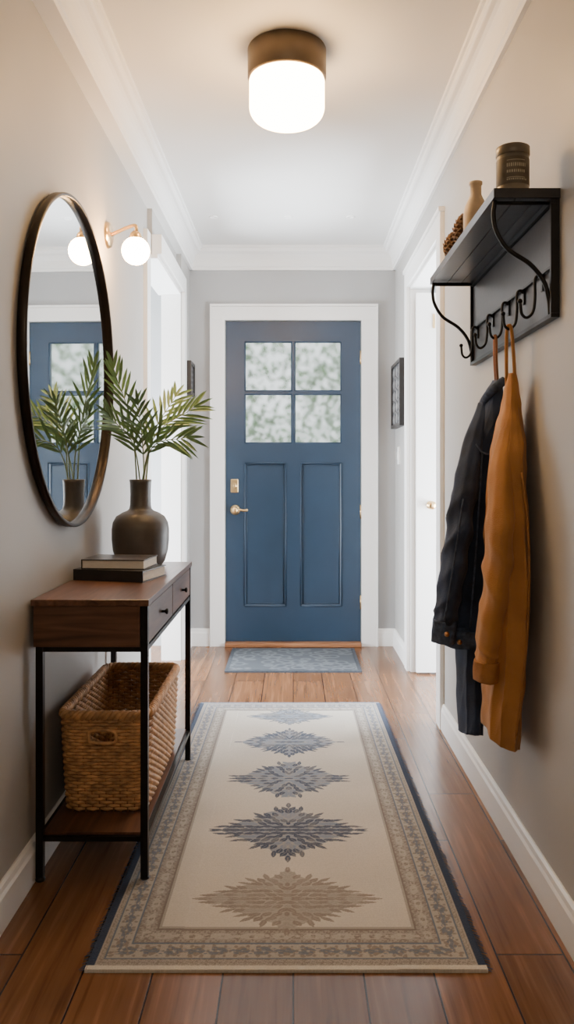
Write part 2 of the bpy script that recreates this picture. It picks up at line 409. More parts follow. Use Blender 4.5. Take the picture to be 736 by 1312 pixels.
# ------------------------------------------------------------------ sconce
sx, sy, sz = XL, 3.17, 2.075
sc = empty("wall_lamp", (sx, sy, sz), "brass wall sconce with round opal glass globe beside the mirror", "wall lamp")
bm = bmesh.new()
lathe(bm, [(0, 0.020), (0.03, 0.020), (0.048, 0.014), (0.052, 0.004), (0.052, 0)], (sx, sy, sz), 40, 'X')
finish(bm, "wall_plate", M_brass, parent=sc)
gx, gy, gz = -0.602, 3.07, 1.985
bm = bmesh.new()
tube(bm, smooth_path([(sx+0.015, sy, sz), (sx+0.05, sy-.02, sz+0.008), (sx+0.09, sy-.05, sz+0.014), (gx, gy, sz+0.006), (gx+0.002, gy, gz+0.06)]), 0.007, 12)
finish(bm, "lamp_arm", M_brass, parent=sc)
bm = bmesh.new(); lathe(bm, [(0, 0.075), (0.012, 0.075), (0.02, 0.066), (0.026, 0.046), (0.024, 0.043), (0, 0.043)], (gx, gy, gz), 28)
finish(bm, "lamp_socket", M_brass, parent=sc)
bm = bmesh.new(); sphere(bm, (gx, gy, gz), 0.053)
finish(bm, "lamp_globe", M_bulb, parent=sc, smooth=True)

# ------------------------------------------------------------------ mirror
mc = Vector((XL+0.012, 2.60, 1.492)); R = 0.474; MZ = 1.115
mr = empty("wall_mirror", mc, "large round wall mirror with thin black frame above console table", "mirror")
bm = bmesh.new()
lathe(bm, [(R-0.004, 0), (R, 0.004), (R, 0.024), (R-0.002, 0.027), (R-0.009, 0.027), (R-0.011, 0.025), (R-0.014, 0.008), (R-0.014, 0), (R-0.004, 0)], mc, 128, 'X', sz=MZ)
finish(bm, "mirror_frame", M_mframe, parent=mr)
mm, nt, b = new_mat("mirror_silver")
b.inputs["Base Color"].default_value = (0.86, 0.88, 0.88, 1); b.inputs["Metallic"].default_value = 1; b.inputs["Roughness"].default_value = 0.01
bm = bmesh.new(); lathe(bm, [(0, 0.003), (0, 0.008), (R-0.013, 0.008), (R-0.013, 0.003), (0, 0.003)], mc, 128, 'X', sz=MZ)
o = finish(bm, "mirror_glass", mm, parent=mr)
for p in o.data.polygons: p.use_smooth = False
mr.rotation_euler = (0, 0, -math.radians(1.3))

# ------------------------------------------------------------------ console table
tx0, tx1, ty0, ty1, tz = -0.717, -0.405, 2.235, 3.175, 0.786
tb = empty("console_table", ((tx0+tx1)/2, (ty0+ty1)/2, 0), "narrow walnut console table with black metal frame against wall", "console table")
bm = bmesh.new(); box(bm, tx0-0.012, tx1+0.004, ty0-0.006, ty1+0.006, tz-0.018, tz)
finish(bm, "table_top", M_walnut, parent=tb, bevel=0.002)
bm = bmesh.new(); box(bm, tx0-0.006, tx1-0.022, ty0, ty1, tz-0.132, tz-0.018); box(bm, tx1-0.022, tx1-0.012, ty0+0.02, ty1-0.02, tz-0.132, tz-0.018)
finish(bm, "table_body", M_walnut_e, parent=tb)
ym = (ty0+ty1)/2
for a, b_ in ((ty0+0.026, ym-0.005), (ym+0.005, ty1-0.026)):
    bm = bmesh.new(); box(bm, tx1-0.013, tx1-0.001, a, b_, tz-0.126, tz-0.023)
    dr = finish(bm, "drawer", M_walnut, parent=tb, bevel=0.0015)
    bm = bmesh.new(); lathe(bm, [(0.004, -0.002), (0.004, 0.01), (0.009, 0.014), (0.009, 0.019), (0, 0.021)], (tx1-0.001, (a+b_)/2, tz-0.075), 16, 'X')
    finish(bm, "knob", M_black, parent=dr, label="small dark metal drawer knob")
lw = 0.02
for (lx, ly) in ((tx0, ty0), (tx1-lw, ty0), (tx0, ty1-lw), (tx1-lw, ty1-lw)):
    bm = bmesh.new()
    top = tz-0.018 if lx > -0.6 else tz-0.132
    box(bm, lx, lx+lw, ly, ly+lw, 0.012, top)
    lathe(bm, [(0, 0), (0.013, 0), (0.014, 0.006), (0.008, 0.013), (0, 0.013)], (lx+lw/2, ly+lw/2, 0), 16)
    finish(bm, "leg", M_black, parent=tb, label="slim square black metal leg")
for z in (tz-0.146, 0.112):
    for q in ((tx0+lw, tx1-lw, ty0+0.002, ty0+0.016), (tx0+lw, tx1-lw, ty1-0.016, ty1-0.002), (tx0+0.002, tx0+0.016, ty0+lw, ty1-lw), (tx1-0.016, tx1-0.002, ty0+lw, ty1-lw)):
        bm = bmesh.new(); box(bm, *q, z, z+0.013); finish(bm, "rail", M_black, parent=tb)
bm = bmesh.new(); box(bm, tx0+0.016, tx1-0.016, ty0+0.016, ty1-0.016, 0.118, 0.132)
finish(bm, "lower_shelf", M_walnut, parent=tb)

# ------------------------------------------------------------------ basket
def rrect(x0, x1, y0, y1, r, n):
    W, D = x1-x0-2*r, y1-y0-2*r; arc = PI*r/2
    per = 2*W+2*D+4*arc; res = []
    for i in range(n):
        s = per*i/n
        if s < W: res.append((x0+r+s, y0, 0, -1)); continue
        s -= W
        if s < arc: a = -PI/2+s/r; res.append((x1-r+r*math.cos(a), y0+r+r*math.sin(a), math.cos(a), math.sin(a))); continue
        s -= arc
        if s < D: res.append((x1, y0+r+s, 1, 0)); continue
        s -= D
        if s < arc: a = s/r; res.append((x1-r+r*math.cos(a), y1-r+r*math.sin(a), math.cos(a), math.sin(a))); continue
        s -= arc
        if s < W: res.append((x1-r-s, y1, 0, 1)); continue
        s -= W
        if s < arc: a = PI/2+s/r; res.append((x0+r+r*math.cos(a), y1-r+r*math.sin(a), math.cos(a), math.sin(a))); continue
        s -= arc
        if s < D: res.append((x0, y1-r-s, -1, 0)); continue
        s -= D
        a = PI+s/r; res.append((x0+r+r*math.cos(a), y0+r+r*math.sin(a), math.cos(a), math.sin(a)))
    return res
bx0, bx1, by0, by1, bz0, bz1 = -0.690, -0.428, 2.375, 2.98, 0.132, 0.420
bk = empty("storage_basket", ((bx0+bx1)/2, (by0+by1)/2, bz0), "rectangular woven wicker basket on the lower table shelf", "basket")
NS = 76; SUB = 5; N_ = NS*SUB; ROWS = 28
def ring_at(t, n, off=0.0):
    ins = 0.012*(1-t)**1.3 - off
    return rrect(bx0+ins, bx1-ins, by0+ins, by1-ins, 0.042, n)
bm = bmesh.new(); hcx = (bx0+bx1)/2-0.005
for r_ in range(ROWS):
    t = (r_+0.5)/ROWS; z = bz0+0.005+(bz1-bz0-0.016)*t
    pts = []; hole = []
    for i, (x, y, nx, ny) in enumerate(ring_at(t, N_)):
        ph = i/SUB*PI + (PI if r_ % 2 else 0)
        off = 0.0036*math.cos(ph)
        pts.append((x+nx*off, y+ny*off, z + random.uniform(-.0005, .0005)))
        hole.append(ny < -0.9 and abs(x-hcx) < 0.035)
    if 21 <= r_ <= 23:
        last = max(i for i in range(N_//2) if hole[i])
        first = min(i for i in range(N_//2) if hole[i])
        seq = pts[last+1:] + pts[:first]
        tube(bm, seq, 0.0056, 6)
    else:
        tube(bm, pts, 0.0056, 6, closed=True)
finish(bm, "woven_body", M_wick, parent=bk)
bm = bmesh.new()
A = ring_at(0, NS); B = ring_at(1, NS)
for i in range(NS):
    a, b_ = A[i], B[i]
    if a[3] < -0.9 and abs(b_[0]-hcx) < 0.033:
        tube(bm, [(a[0], a[1], bz0), (a[0]*0.3+b_[0]*0.7, a[1]*0.3+b_[1]*0.7, bz0+0.208)], 0.003, 5); continue
    tube(bm, [(a[0], a[1], bz0), (b_[0], b_[1], bz1)], 0.003, 5)
finish(bm, "stake", M_wick2, parent=bk, kind="stuff")
bm = bmesh.new()
for k in range(3):
    pts = []
    for i, (x, y, nx, ny) in enumerate(ring_at(1, 440)):
        w = 2*PI*i/440*34 + k*PI*2/3
        pts.append((x+nx*(0.007*math.cos(w)), y+ny*(0.007*math.cos(w)), bz1+0.001+0.0085*math.sin(w)))
    tube(bm, pts, 0.0076, 6, closed=True)
finish(bm, "rim", M_wick, parent=bk, label="thick braided rim")
bm = bmesh.new()
tube(bm, smooth_path([(hcx-0.038, by0-0.005, bz0+0.212), (hcx-0.036, by0-0.005, bz0+0.243), (hcx, by0-0.008, bz0+0.248), (hcx+0.036, by0-0.005, bz0+0.243), (hcx+0.038, by0-0.005, bz0+0.212), (hcx, by0-0.006, bz0+0.209), (hcx-0.038, by0-0.005, bz0+0.212)]), 0.0052, 8)
finish(bm, "handle", M_wick, parent=bk, label="small woven handle grip")
bm = bmesh.new(); box(bm, bx0+0.03, bx1-0.03, by0+0.03, by1-0.03, bz0, bz0+0.012)
finish(bm, "basket_bottom", M_wick2, parent=bk)

# ------------------------------------------------------------------ books
def book(cx, cy, w, d, z0, th, cover, label, rot=0, spine='near'):
    e = empty("book", (cx, cy, z0), label, "book", group="books stacked on the console table")
    x0, x1, y0, y1 = cx-w/2, cx+w/2, cy-d/2, cy+d/2
    bm = bmesh.new(); c = 0.0035
    box(bm, x0, x1, y0, y1, z0, z0+c); box(bm, x0, x1, y0, y1, z0+th-c, z0+th)
    if spine == 'near': box(bm, x0, x1, y0, y0+c, z0+c, z0+th-c)
    else: box(bm, x0, x0+c, y0, y1, z0+c, z0+th-c)
    finish(bm, "cover", cover, parent=e)
    g = 0.003
    bm = bmesh.new(); box(bm, x0+(c if spine != 'near' else g), x1-g, y0+(c if spine == 'near' else g), y1-g, z0+c, z0+th-c)
    finish(bm, "pages", M_paper, parent=e)
    e.rotation_euler = (0, 0, rot)
book(-0.580, 2.70, 0.246, 0.19, tz, 0.036, M_cover, "thick black hardcover book lying flat under another book", -0.24)
book(-0.583, 2.71, 0.212, 0.165, tz+0.036, 0.032, M_cover2, "smaller dark hardcover book with pale pages on top of stack", -0.10, spine='side')

# ------------------------------------------------------------------ vase + palm
vx, vy = -0.578, 3.04
bm = bmesh.new()
prof = [(0, 0), (0.070, 0), (0.080, 0.004), (0.092, 0.02), (0.103, 0.06), (0.107, 0.10), (0.107, 0.14), (0.103, 0.165), (0.090, 0.188), (0.068, 0.202), (0.050, 0.209),
        (0.042, 0.216), (0.039, 0.23), (0.038, 0.27), (0.040, 0.315), (0.042, 0.325), (0.038, 0.327), (0.035, 0.320), (0.034, 0.24), (0.03, 0.20), (0, 0.19)]
lathe(bm, prof, (vx, vy, tz), 64)
finish(bm, "vase", M_vase, origin=(vx, vy, tz), smooth=True, label="dark brown matte ceramic bottle vase on the console table", category="vase")
palm = empty("palm_branches", (vx, vy, tz+0.20), "green palm fronds arranged in the dark ceramic vase", "plant")
def leaflet(bm, p, d, nrm, L, W):
    d = d.normalized(); s = d.cross(nrm).normalized()
    rows = []
    for t, w in ((0.0, 0.2), (0.2, 0.85), (0.5, 1.0), (0.8, 0.6)):
        q = p + d*L*t + Vector((0, 0, -0.14*L*t*t))
        rows.append((bm.verts.new(q+s*W*w), bm.verts.new(q-nrm*W*0.3*w), bm.verts.new(q-s*W*w)))
    tip = bm.verts.new(p+d*L+Vector((0, 0, -0.14*L)))
    for A, B in zip(rows[:-1], rows[1:]):
        bm.faces.new([A[0], A[1], B[1], B[0]]); bm.faces.new([A[1], A[2], B[2], B[1]])
    bm.faces.new([rows[-1][0], rows[-1][1], tip]); bm.faces.new([rows[-1][1], rows[-1][2], tip])
fr = [((-0.668, 2.99, 1.520), 0.05), ((-0.560, 2.90, 1.38), 0.03),
      ((-0.465, 3.14, 1.430), 0.05), ((-0.380, 3.06, 1.385), 0.07), ((-0.395, 2.93, 1.265), 0.09), ((-0.665, 2.92, 1.34), 0.06)]
for tip, bulge in fr:
    tip = Vector(tip); base = Vector((vx+random.uniform(-.015, .015), vy+random.uniform(-.015, .015), tz+0.23))
    mid = base.lerp(tip, 0.5) + Vector((0, 0, bulge)) - Vector((tip.x-base.x, tip.y-base.y, 0))*0.22
    pts = smooth_path([base, mid, tip], 7)
    bm = bmesh.new(); n = len(pts)
    tube(bm, pts, [0.0035-0.0024*i/n for i in range(n)], 6, mi=1)
    for i in range(6, n):
        t = (i-6)/(n-6); p = pts[i]; T = (pts[min(i+1, n-1)]-pts[i-1]).normalized()
        view = Vector((0.1, -1, 0.25)) + Vector((random.uniform(-.3, .3), 0, random.uniform(-.3, .3)))
        side = T.cross(view).normalized(); nrm = side.cross(T).normalized()
        L = 0.132*(0.62+0.38*math.sin(PI*min(1, t*0.9+0.15)))
        for sg in (1, -1):
            d = T*1.1 + side*sg*(0.85-0.35*t) + Vector((random.uniform(-.06, .06),)*3)
            q = p + d.normalized()*L
            if q.x < XL+0.045: d.x += (XL+0.05-q.x)/L*1.2
            leaflet(bm, p + T*random.uniform(0, .008), d, nrm, L*random.uniform(.85, 1.1), 0.0066)
    leaflet(bm, pts[-1], (pts[-1]-pts[-2]), Vector((0, -1, 0)), 0.09, 0.006)
    finish(bm, "frond", [M_leaf, M_stem], parent=palm)

# ------------------------------------------------------------------ pictures, switch
def picture(x_wall, sgn, y0, y1, z0, z1, th, label):
    e = empty("picture_frame", (x_wall, (y0+y1)/2, (z0+z1)/2), label, "picture frame")
    bm = bmesh.new(); w = 0.02
    a, b_ = sorted((x_wall, x_wall+sgn*th))
    box(bm, a, b_, y0, y1, z0, z0+w); box(bm, a, b_, y0, y1, z1-w, z1); box(bm, a, b_, y0, y0+w, z0+w, z1-w); box(bm, a, b_, y1-w, y1, z0+w, z1-w)
    finish(bm, "frame", M_frame, parent=e)
    bm = bmesh.new(); a, b_ = sorted((x_wall, x_wall+sgn*th*0.7)); box(bm, a, b_, y0+w, y1-w, z0+w, z1-w)
    xx = x_wall+sgn*th*0.72; n = 5
    for i in range(n):
        for j in range(3):
            cy = y0+w+(y1-y0-2*w)*(j+.5)/3; cz = z0+w+(z1-z0-2*w)*(i+.5)/n
            ry, rz = (y1-y0-2*w)/6, (z1-z0-2*w)/(2*n)
            pts = [(xx, cy+ry*math.cos(a_), cz+rz*math.sin(a_)) for a_ in [2*PI*k/12 for k in range(12)]]
            tube(bm, pts, 0.003, 5, closed=True, mi=1)
    finish(bm, "picture", [M_art, M_artl], parent=e)
picture(XR, -1, 4.80, 5.22, 1.42, 1.825, 0.035, "dark framed relief panel hanging on the wall near entrance")
picture(XLF, 1, 5.03, 5.24, 1.63, 1.84, 0.04, "small dark picture frame beside the open doorway")
bm = bmesh.new(); box(bm, XR-0.008, XR, 5.03, 5.11, 1.19, 1.30); box(bm, XR-0.014, XR-0.008, 5.055, 5.085, 1.22, 1.27)
finish(bm, "light_switch", M_white, origin=(XR, 5.07, 1.245), label="white light switch plate on the wall", category="light switch")

# ------------------------------------------------------------------ rug
def vnoise(x, y, seed):
    rng = np.random.default_rng(seed); g = rng.random((256, 256))
    xi = np.floor(x).astype(int); yi = np.floor(y).astype(int); fx = x-xi; fy = y-yi
    fx = fx*fx*(3-2*fx); fy = fy*fy*(3-2*fy); xi %= 255; yi %= 255
    return (g[yi, xi]*(1-fx)+g[yi, xi+1]*fx)*(1-fy)+(g[yi+1, xi]*(1-fx)+g[yi+1, xi+1]*fx)*fy
RY0, RY1, RH0, RH1 = 1.83, 3.955, 0.46, 0.438
def make_rug():
    hw0, hw1, y0, y1 = RH0, RH1, RY0, RY1; L = y1-y0
    nx, ny = 420, 980
    u = np.linspace(-1, 1, nx); v = np.linspace(0, 1, ny); U, V = np.meshgrid(u, v)
    X = U*0.45; Y = V*L
    wx = (hw0+(hw1-hw0)*V)*U; wy = y0+Y
    rng = np.random.default_rng(3)
    nz = rng.random((ny, nx))
    N1 = vnoise(X*70+90, Y*70+5, 1); N2 = vnoise(X*28+40, Y*28+3, 2); N3 = vnoise(X*7+9, Y*7+3, 4)
    cream = np.array([0.575, 0.53, 0.465]); brown = np.array([0.20, 0.17, 0.15]); navy = np.array([0.040, 0.062, 0.112]); slate = np.array([0.135, 0.165, 0.215]); tan = np.array([0.355, 0.325, 0.29])
    col = np.ones((ny, nx, 3))*cream
    dx = 0.45-np.abs(X); dn = Y; df = L-Y
    d = np.minimum(dx, np.minimum(dn*0.85, df*1.05))
    along = np.where((dx <= np.minimum(dn*0.85, df*1.05)), Y, X)
    def put(mask, c, a=1.0): col[mask] = col[mask]*(1-a)+np.array(c)*a
    def motif(s, t, T, kind):
        if kind == 0:
            return (np.cos(2*PI*s/T)+1.1*np.cos(2*PI*t*1.0)+1.3*(N1-.5) > 0.35) ^ (np.cos(4*PI*s/T)*np.cos(3*PI*t)+1.0*(N1-.5) > 0.45)
        if kind == 1:
            return (np.sin(2*PI*s/T+3*np.sin(PI*t*2))+0.8*np.cos(4*PI*t)+1.3*(N1-.5) > 0.1) ^ (np.cos(6*PI*s/T)*np.sin(4*PI*t) > 0.4)
        return np.sin(2*PI*s/T) > 0
    b1 = (d > 0.012) & (d < 0.034); put(b1, tan); put(b1 & motif(along, (d-.023)/0.022, 0.022, 1), brown, .7)
    put((d >= 0.034) & (d < 0.038), slate)
    b2 = (d >= 0.038) & (d < 0.084); put(b2, tan*1.1); put(b2 & motif(along, (d-0.061)/0.046, 0.052, 0), brown, .75)
    put(b2 & motif(along+0.03, (d-0.061)/0.046, 0.104, 1) & (np.abs(d-0.061) < 0.013), slate, .8)
    put((d >= 0.084) & (d < 0.090), slate)
    b4 = (d >= 0.090) & (d < 0.134); put(b4, tan*0.95); put(b4 & motif(along, (d-0.112)/0.044, 0.036, 1), brown, .75)
    put(b4 & motif(along+.01, (d-0.112)/0.044, 0.072, 0) & (np.abs(d-0.112) < 0.010), tan*1.25, .8)
    put((d >= 0.134) & (d < 0.139), brown)
    put((d >= 0.139) & (d < 0.146), tan)
    put(dx < 0.018, np.array([0.028, 0.042, 0.080])); put((dn < 0.016), cream*1.05); put((df < 0.014), slate*1.2)
    put((dx >= 0.018) & (dx < 0.023) & (dn > .016), tan)
    for mi_, (cv, hv, hx, kind) in enumerate(((0.305, 0.172, 0.252, 1), (0.715, 0.208, 0.250, 0), (1.143, 0.203, 0.242, 0), (1.545, 0.187, 0.235, 0), (1.90, 0.13, 0.21, 2))):
        a = X/hx; b = (Y-cv)/hv; aa = np.abs(a); ab = np.abs(b)
        c0 = {0: navy, 1: brown*1.2, 2: slate*0.8}[kind]; c1 = {0: slate*1.25, 1: tan*0.80, 2: slate*1.4}[kind]; c2 = {0: tan*1.05, 1: tan*1.2, 2: tan*1.1}[kind]
        step = 0.112
        DI = np.zeros(X.shape, bool); VE = np.zeros(X.shape, bool); LT = np.zeros(X.shape, bool)
        r_ = random.Random(50+mi_)
        for iy in range(0, 10):
            for ix in range(0, 10):
                px = (ix+(0.5 if iy % 2 else 0))*step; py = iy*step
                rad = px+py
                if rad > 1.0: continue
                edge = rad > 0.86
                if edge and r_.random() < 0.30: continue
                px += r_.uniform(-.014, .014); py += r_.uniform(-.014, .014)
                ang = math.atan2(py*0.9, px+0.12) if rad > 0.05 else 0.0
                ang += r_.uniform(-.35, .35)
                ln = 0.082 if not edge else 0.105; wd = 0.040 if not edge else 0.032
                ca, sa = math.cos(ang), math.sin(ang)
                ua = ((aa-px)*ca+(ab-py)*sa)/ln; va = (-(aa-px)*sa+(ab-py)*ca)/wd
                m = (np.abs(va) < (1-ua*ua)*(1.0-0.25*ua)) & (np.abs(ua) < 1)
                if r_.random() < 0.25 and not edge: LT |= m; DI &= ~m
                else: DI |= m; LT &= ~m
                VE |= m & (np.abs(va) < 0.13) & (np.abs(ua) < 0.7)
        body = (aa+ab+0.12*(N2-.5)+0.07*(N1-.5) < 0.86)
        put(body, c1, 0.75); put(body & (N1 > 0.60), c2, 0.5)
        put(DI, c0, 0.93); put(LT, c1*1.15, 0.9); put(VE, c2, 0.4)
        fade = np.clip((N2-0.60)*2.0, 0, 0.25)*(DI | body)
        col[:] = col*(1-fade[..., None])+tan*fade[..., None]
    col *= (0.90+0.16*nz)[..., None]*(0.95+0.1*N3)[..., None]
    col *= (1-0.07*((np.arange(ny) % 3) == 0))[:, None, None]
    hgt = 0.007+0.0006*nz + 0.0012*np.sin(wy*9+wx*3)**2*(dx < 0.2)
    verts = np.stack([wx-0.016, wy, hgt], -1).reshape(-1, 3)
    idx = np.arange(nx*ny).reshape(ny, nx)
    f = np.stack([idx[:-1, :-1], idx[:-1, 1:], idx[1:, 1:], idx[1:, :-1]], -1).reshape(-1, 4)
    bnd = np.concatenate([idx[0, :], idx[1:, -1], idx[-1, -2::-1], idx[-2:0:-1, 0]])
    base = len(verts); sk = verts[bnd].copy(); sk[:, 2] = 0.0
    verts = np.concatenate([verts, sk]); n = len(bnd)
    k = np.arange(n); sf = np.stack([bnd[k], base+k, base+(k+1) % n, bnd[(k+1) % n]], -1)
    f = np.concatenate([f, sf])
    cc = np.concatenate([col.reshape(-1, 3), col.reshape(-1, 3)[bnd]])
    me = bpy.data.meshes.new("rug_field")
    me.vertices.add(len(verts)); me.vertices.foreach_set("co", verts.ravel())
    me.loops.add(f.size); me.loops.foreach_set("vertex_index", f.ravel().astype(np.int32))
    me.polygons.add(len(f)); me.polygons.foreach_set("loop_start", (np.arange(len(f))*4).astype(np.int32))
    me.update(calc_edges=True)
    at = me.color_attributes.new("pattern", 'FLOAT_COLOR', 'POINT')
    at.data.foreach_set("color", np.concatenate([np.clip(cc, 0, 1), np.ones((len(cc), 1))], 1).ravel())
    return me
mrug, nt, b = new_mat("woven_rug")
b.inputs["Roughness"].default_value = 0.95; b.inputs["Sheen Weight"].default_value = 0.1; b.inputs["Specular IOR Level"].default_value = 0.15
an = nt.nodes.new("ShaderNodeAttribute"); an.attribute_name = "pattern"
nt.links.new(an.outputs["Color"], b.inputs["Base Color"])
tc = nt.nodes.new("ShaderNodeTexCoord"); n = nt.nodes.new("ShaderNodeTexNoise"); n.inputs["Scale"].default_value = 260
bp = nt.nodes.new("ShaderNodeBump"); bp.inputs["Strength"].default_value = 0.5; bp.inputs["Distance"].default_value = 0.003
nt.links.new(tc.outputs["Object"], n.inputs["Vector"]); nt.links.new(n.outputs["Fac"], bp.inputs["Height"]); nt.links.new(bp.outputs[0], b.inputs["Normal"])
rug = finish_me(make_rug(), "rug", mrug, origin=(-0.016, 2.89, 0), smooth=True, label="cream woven runner rug with navy diamond medallions and border", category="rug")
M_fringe = pmat("rug_fringe", (0.024, 0.038, 0.072), 0.95, noise=0.4, nscale=60)
bm = bmesh.new(); rf = random.Random(11)
for sgn in (-1, 1):
    for i in range(330):
        t = (i+0.5)/330; y = RY0+(RY1-RY0)*t; hw = RH0+(RH1-RH0)*t
        x0 = -0.016+sgn*(hw-0.004); L_ = rf.uniform(0.012, 0.020); dy = rf.uniform(-.004, .004)
        p = [(x0, y-.0026, .008), (x0, y+.0026, .008), (x0+sgn*L_, y+.0018+dy, .002), (x0+sgn*L_, y-.0018+dy, .002)]
        bm.faces.new([bm.verts.new(q) for q in p])
finish(bm, "fringe", M_fringe, parent=rug, kind="stuff", label="short dark navy fringe")

# doormat
mm2, nt, b = new_mat("doormat_weave"); b.inputs["Roughness"].default_value = 0.95
tc = nt.nodes.new("ShaderNodeTexCoord"); vo = nt.nodes.new("ShaderNodeTexVoronoi"); vo.inputs["Scale"].default_value = 14
nt.links.new(tc.outputs["Object"], vo.inputs["Vector"])
r = nt.nodes.new("ShaderNodeValToRGB"); e = r.color_ramp.elements
e[0].position = 0.25; e[0].color = (0.05, 0.058, 0.070, 1); e[1].position = 0.5; e[1].color = (0.115, 0.125, 0.138, 1)
k = e.new(0.62); k.color = (0.058, 0.066, 0.078, 1)
nt.links.new(vo.outputs["Distance"], r.inputs[0]); nt.links.new(r.outputs[0], b.inputs["Base Color"])
M_matb = pmat("doormat_border", (0.045, 0.053, 0.066), 0.95, noise=0.3, nscale=80)
bm = bmesh.new(); box(bm, -0.369, 0.369, 4.593, 5.147, 0, 0.011)
for q in ((-0.392, -0.37, 4.57, 5.17), (0.37, 0.392, 4.57, 5.17), (-0.37, 0.37, 4.57, 4.592), (-0.37, 0.37, 5.148, 5.17)):
    box(bm, *q, 0, 0.009, mi=1)
finish(bm, "doormat", [mm2, M_matb], origin=(0, 4.87, 0), label="blue-grey patterned doormat in front of the entrance door", category="doormat")

# ------------------------------------------------------------------ coat rack
ry0, ry1 = 2.02, 2.945; rk = empty("coat_rack", (XR, 2.48, 1.69), "black wall-mounted coat rack with shelf and curved hooks", "coat rack")
bm = bmesh.new()
for i in range(3):
    a_ = 0.512+i*0.0525; box(bm, a_, a_+0.050, ry0+0.004, ry1-0.004, 1.832, 1.848)
for q in ((0.503, 0.511, ry0, ry1), (0.503, XR, ry0-0.006, ry0+0.003), (0.503, XR, ry1-0.003, ry1+0.006)): box(bm, *q, 1.828, 1.852)
finish(bm, "shelf_board", M_rack, parent=rk)
bm = bmesh.new(); box(bm, XR-0.013, XR, ry0+0.013, ry1-0.013, 1.543, 1.814)
finish(bm, "back_board", M_rack, parent=rk)
bm = bmesh.new()
for q in ((ry0, ry0+0.010, 1.5405, 1.8165), (ry1-0.010, ry1, 1.5405, 1.8165), (ry0, ry1, 1.53, 1.540), (ry0, ry1, 1.817, 1.831), (ry0+0.011, ry1-0.011, 1.655, 1.661)):
    box(bm, XR-0.022, XR, *q)
finish(bm, "frame", M_black, parent=rk)
for y in (ry0+0.018, ry1-0.018):
    bm = bmesh.new()
    tube(bm, smooth_path([(0.512, y, 1.828), (0.508, y, 1.79), (0.516, y, 1.75), (0.545, y, 1.705), (0.60, y, 1.668), (0.635, y, 1.625), (0.648, y, 1.58), (0.652, y, 1.54)]), 0.0058, 10)
    tube(bm, [(0.512, y, 1.822), (0.66, y, 1.822)], 0.0050, 8)
    finish(bm, "bracket", M_black, parent=rk, label="curved black metal shelf bracket")
hook_y = (2.11, 2.28, 2.44, 2.63, 2.85)
for y in hook_y:
    bm = bmesh.new(); box(bm, XR-0.018, XR-0.013, y-0.006, y+0.006, 1.615, 1.665)
    pth = smooth_path([(0.654, y, 1.648), (0.643, y, 1.655), (0.635, y, 1.644), (0.635, y, 1.600), (0.630, y, 1.562), (0.614, y, 1.546), (0.600, y, 1.556), (0.596, y, 1.585)])
    tube(bm, pth, 0.0040, 10); sphere(bm, (0.5955, y, 1.589), 0.0068, seg=8)
    finish(bm, "hook", M_black, parent=rk, label="black J-shaped coat hook with ball tip")

tn = empty("tin_can", (0.566, 2.072, 1.852), "dark olive round tin with worn label on the shelf", "tin")
bm = bmesh.new(); lathe(bm, [(0, 0), (0.041, 0), (0.043, 0.003), (0.041, 0.006), (0.041, 0.098), (0.039, 0.10), (0, 0.10)], (0.566, 2.072, 1.852), 48)
finish(bm, "body", M_tin, parent=tn)
bm = bmesh.new(); lathe(bm, [(0.0, 0.124), (0.038, 0.124), (0.043, 0.121), (0.043, 0.101), (0.041, 0.098), (0.0, 0.098)], (0.566, 2.072, 1.852), 48)
finish(bm, "lid", M_tin, parent=tn)
bm = bmesh.new(); lathe(bm, [(0.0412, 0.02), (0.0418, 0.021), (0.0418, 0.088), (0.0412, 0.089)], (0.566, 2.072, 1.852), 48)
finish(bm, "label_band", M_tinl, parent=tn)
bm = bmesh.new()
for row, (zz, hh) in enumerate(((0.078, 0.0015), (0.062, 0.009), (0.047, 0.007), (0.034, 0.0015), (0.028, 0.004))):
    a = -PI/2-0.62 
    while a < -PI/2+0.55:
        wdt = 1.15 if hh < 0.002 else random.uniform(.05, .10)
        ps = []
        for k in range(7):
            aa = a+wdt*k/6
            ps.append((0.566+0.0421*math.cos(aa), 2.072+0.0421*math.sin(aa)))
        for p, q in zip(ps[:-1], ps[1:]):
            vs = [bm.verts.new((p[0], p[1], 1.852+zz)), bm.verts.new((q[0], q[1], 1.852+zz)), bm.verts.new((q[0], q[1], 1.852+zz+hh)), bm.verts.new((p[0], p[1], 1.852+zz+hh))]
            bm.faces.new(vs)
        a += wdt+0.05
finish(bm, "label_print", M_ink, parent=tn)
bm = bmesh.new(); lathe(bm, [(0, 0), (0.034, 0), (0.037, 0.006), (0.037, 0.07), (0.033, 0.095), (0.022, 0.118), (0.017, 0.13), (0.017, 0.158), (0.020, 0.160), (0.020, 0.168), (0.015, 0.169), (0, 0.165)], (0.552, 2.43, 1.848), 40)
finish(bm, "bottle", M_cream, origin=(0.552, 2.43, 1.848), smooth=True, label="small cream ceramic bottle on the rack shelf", category="bottle")
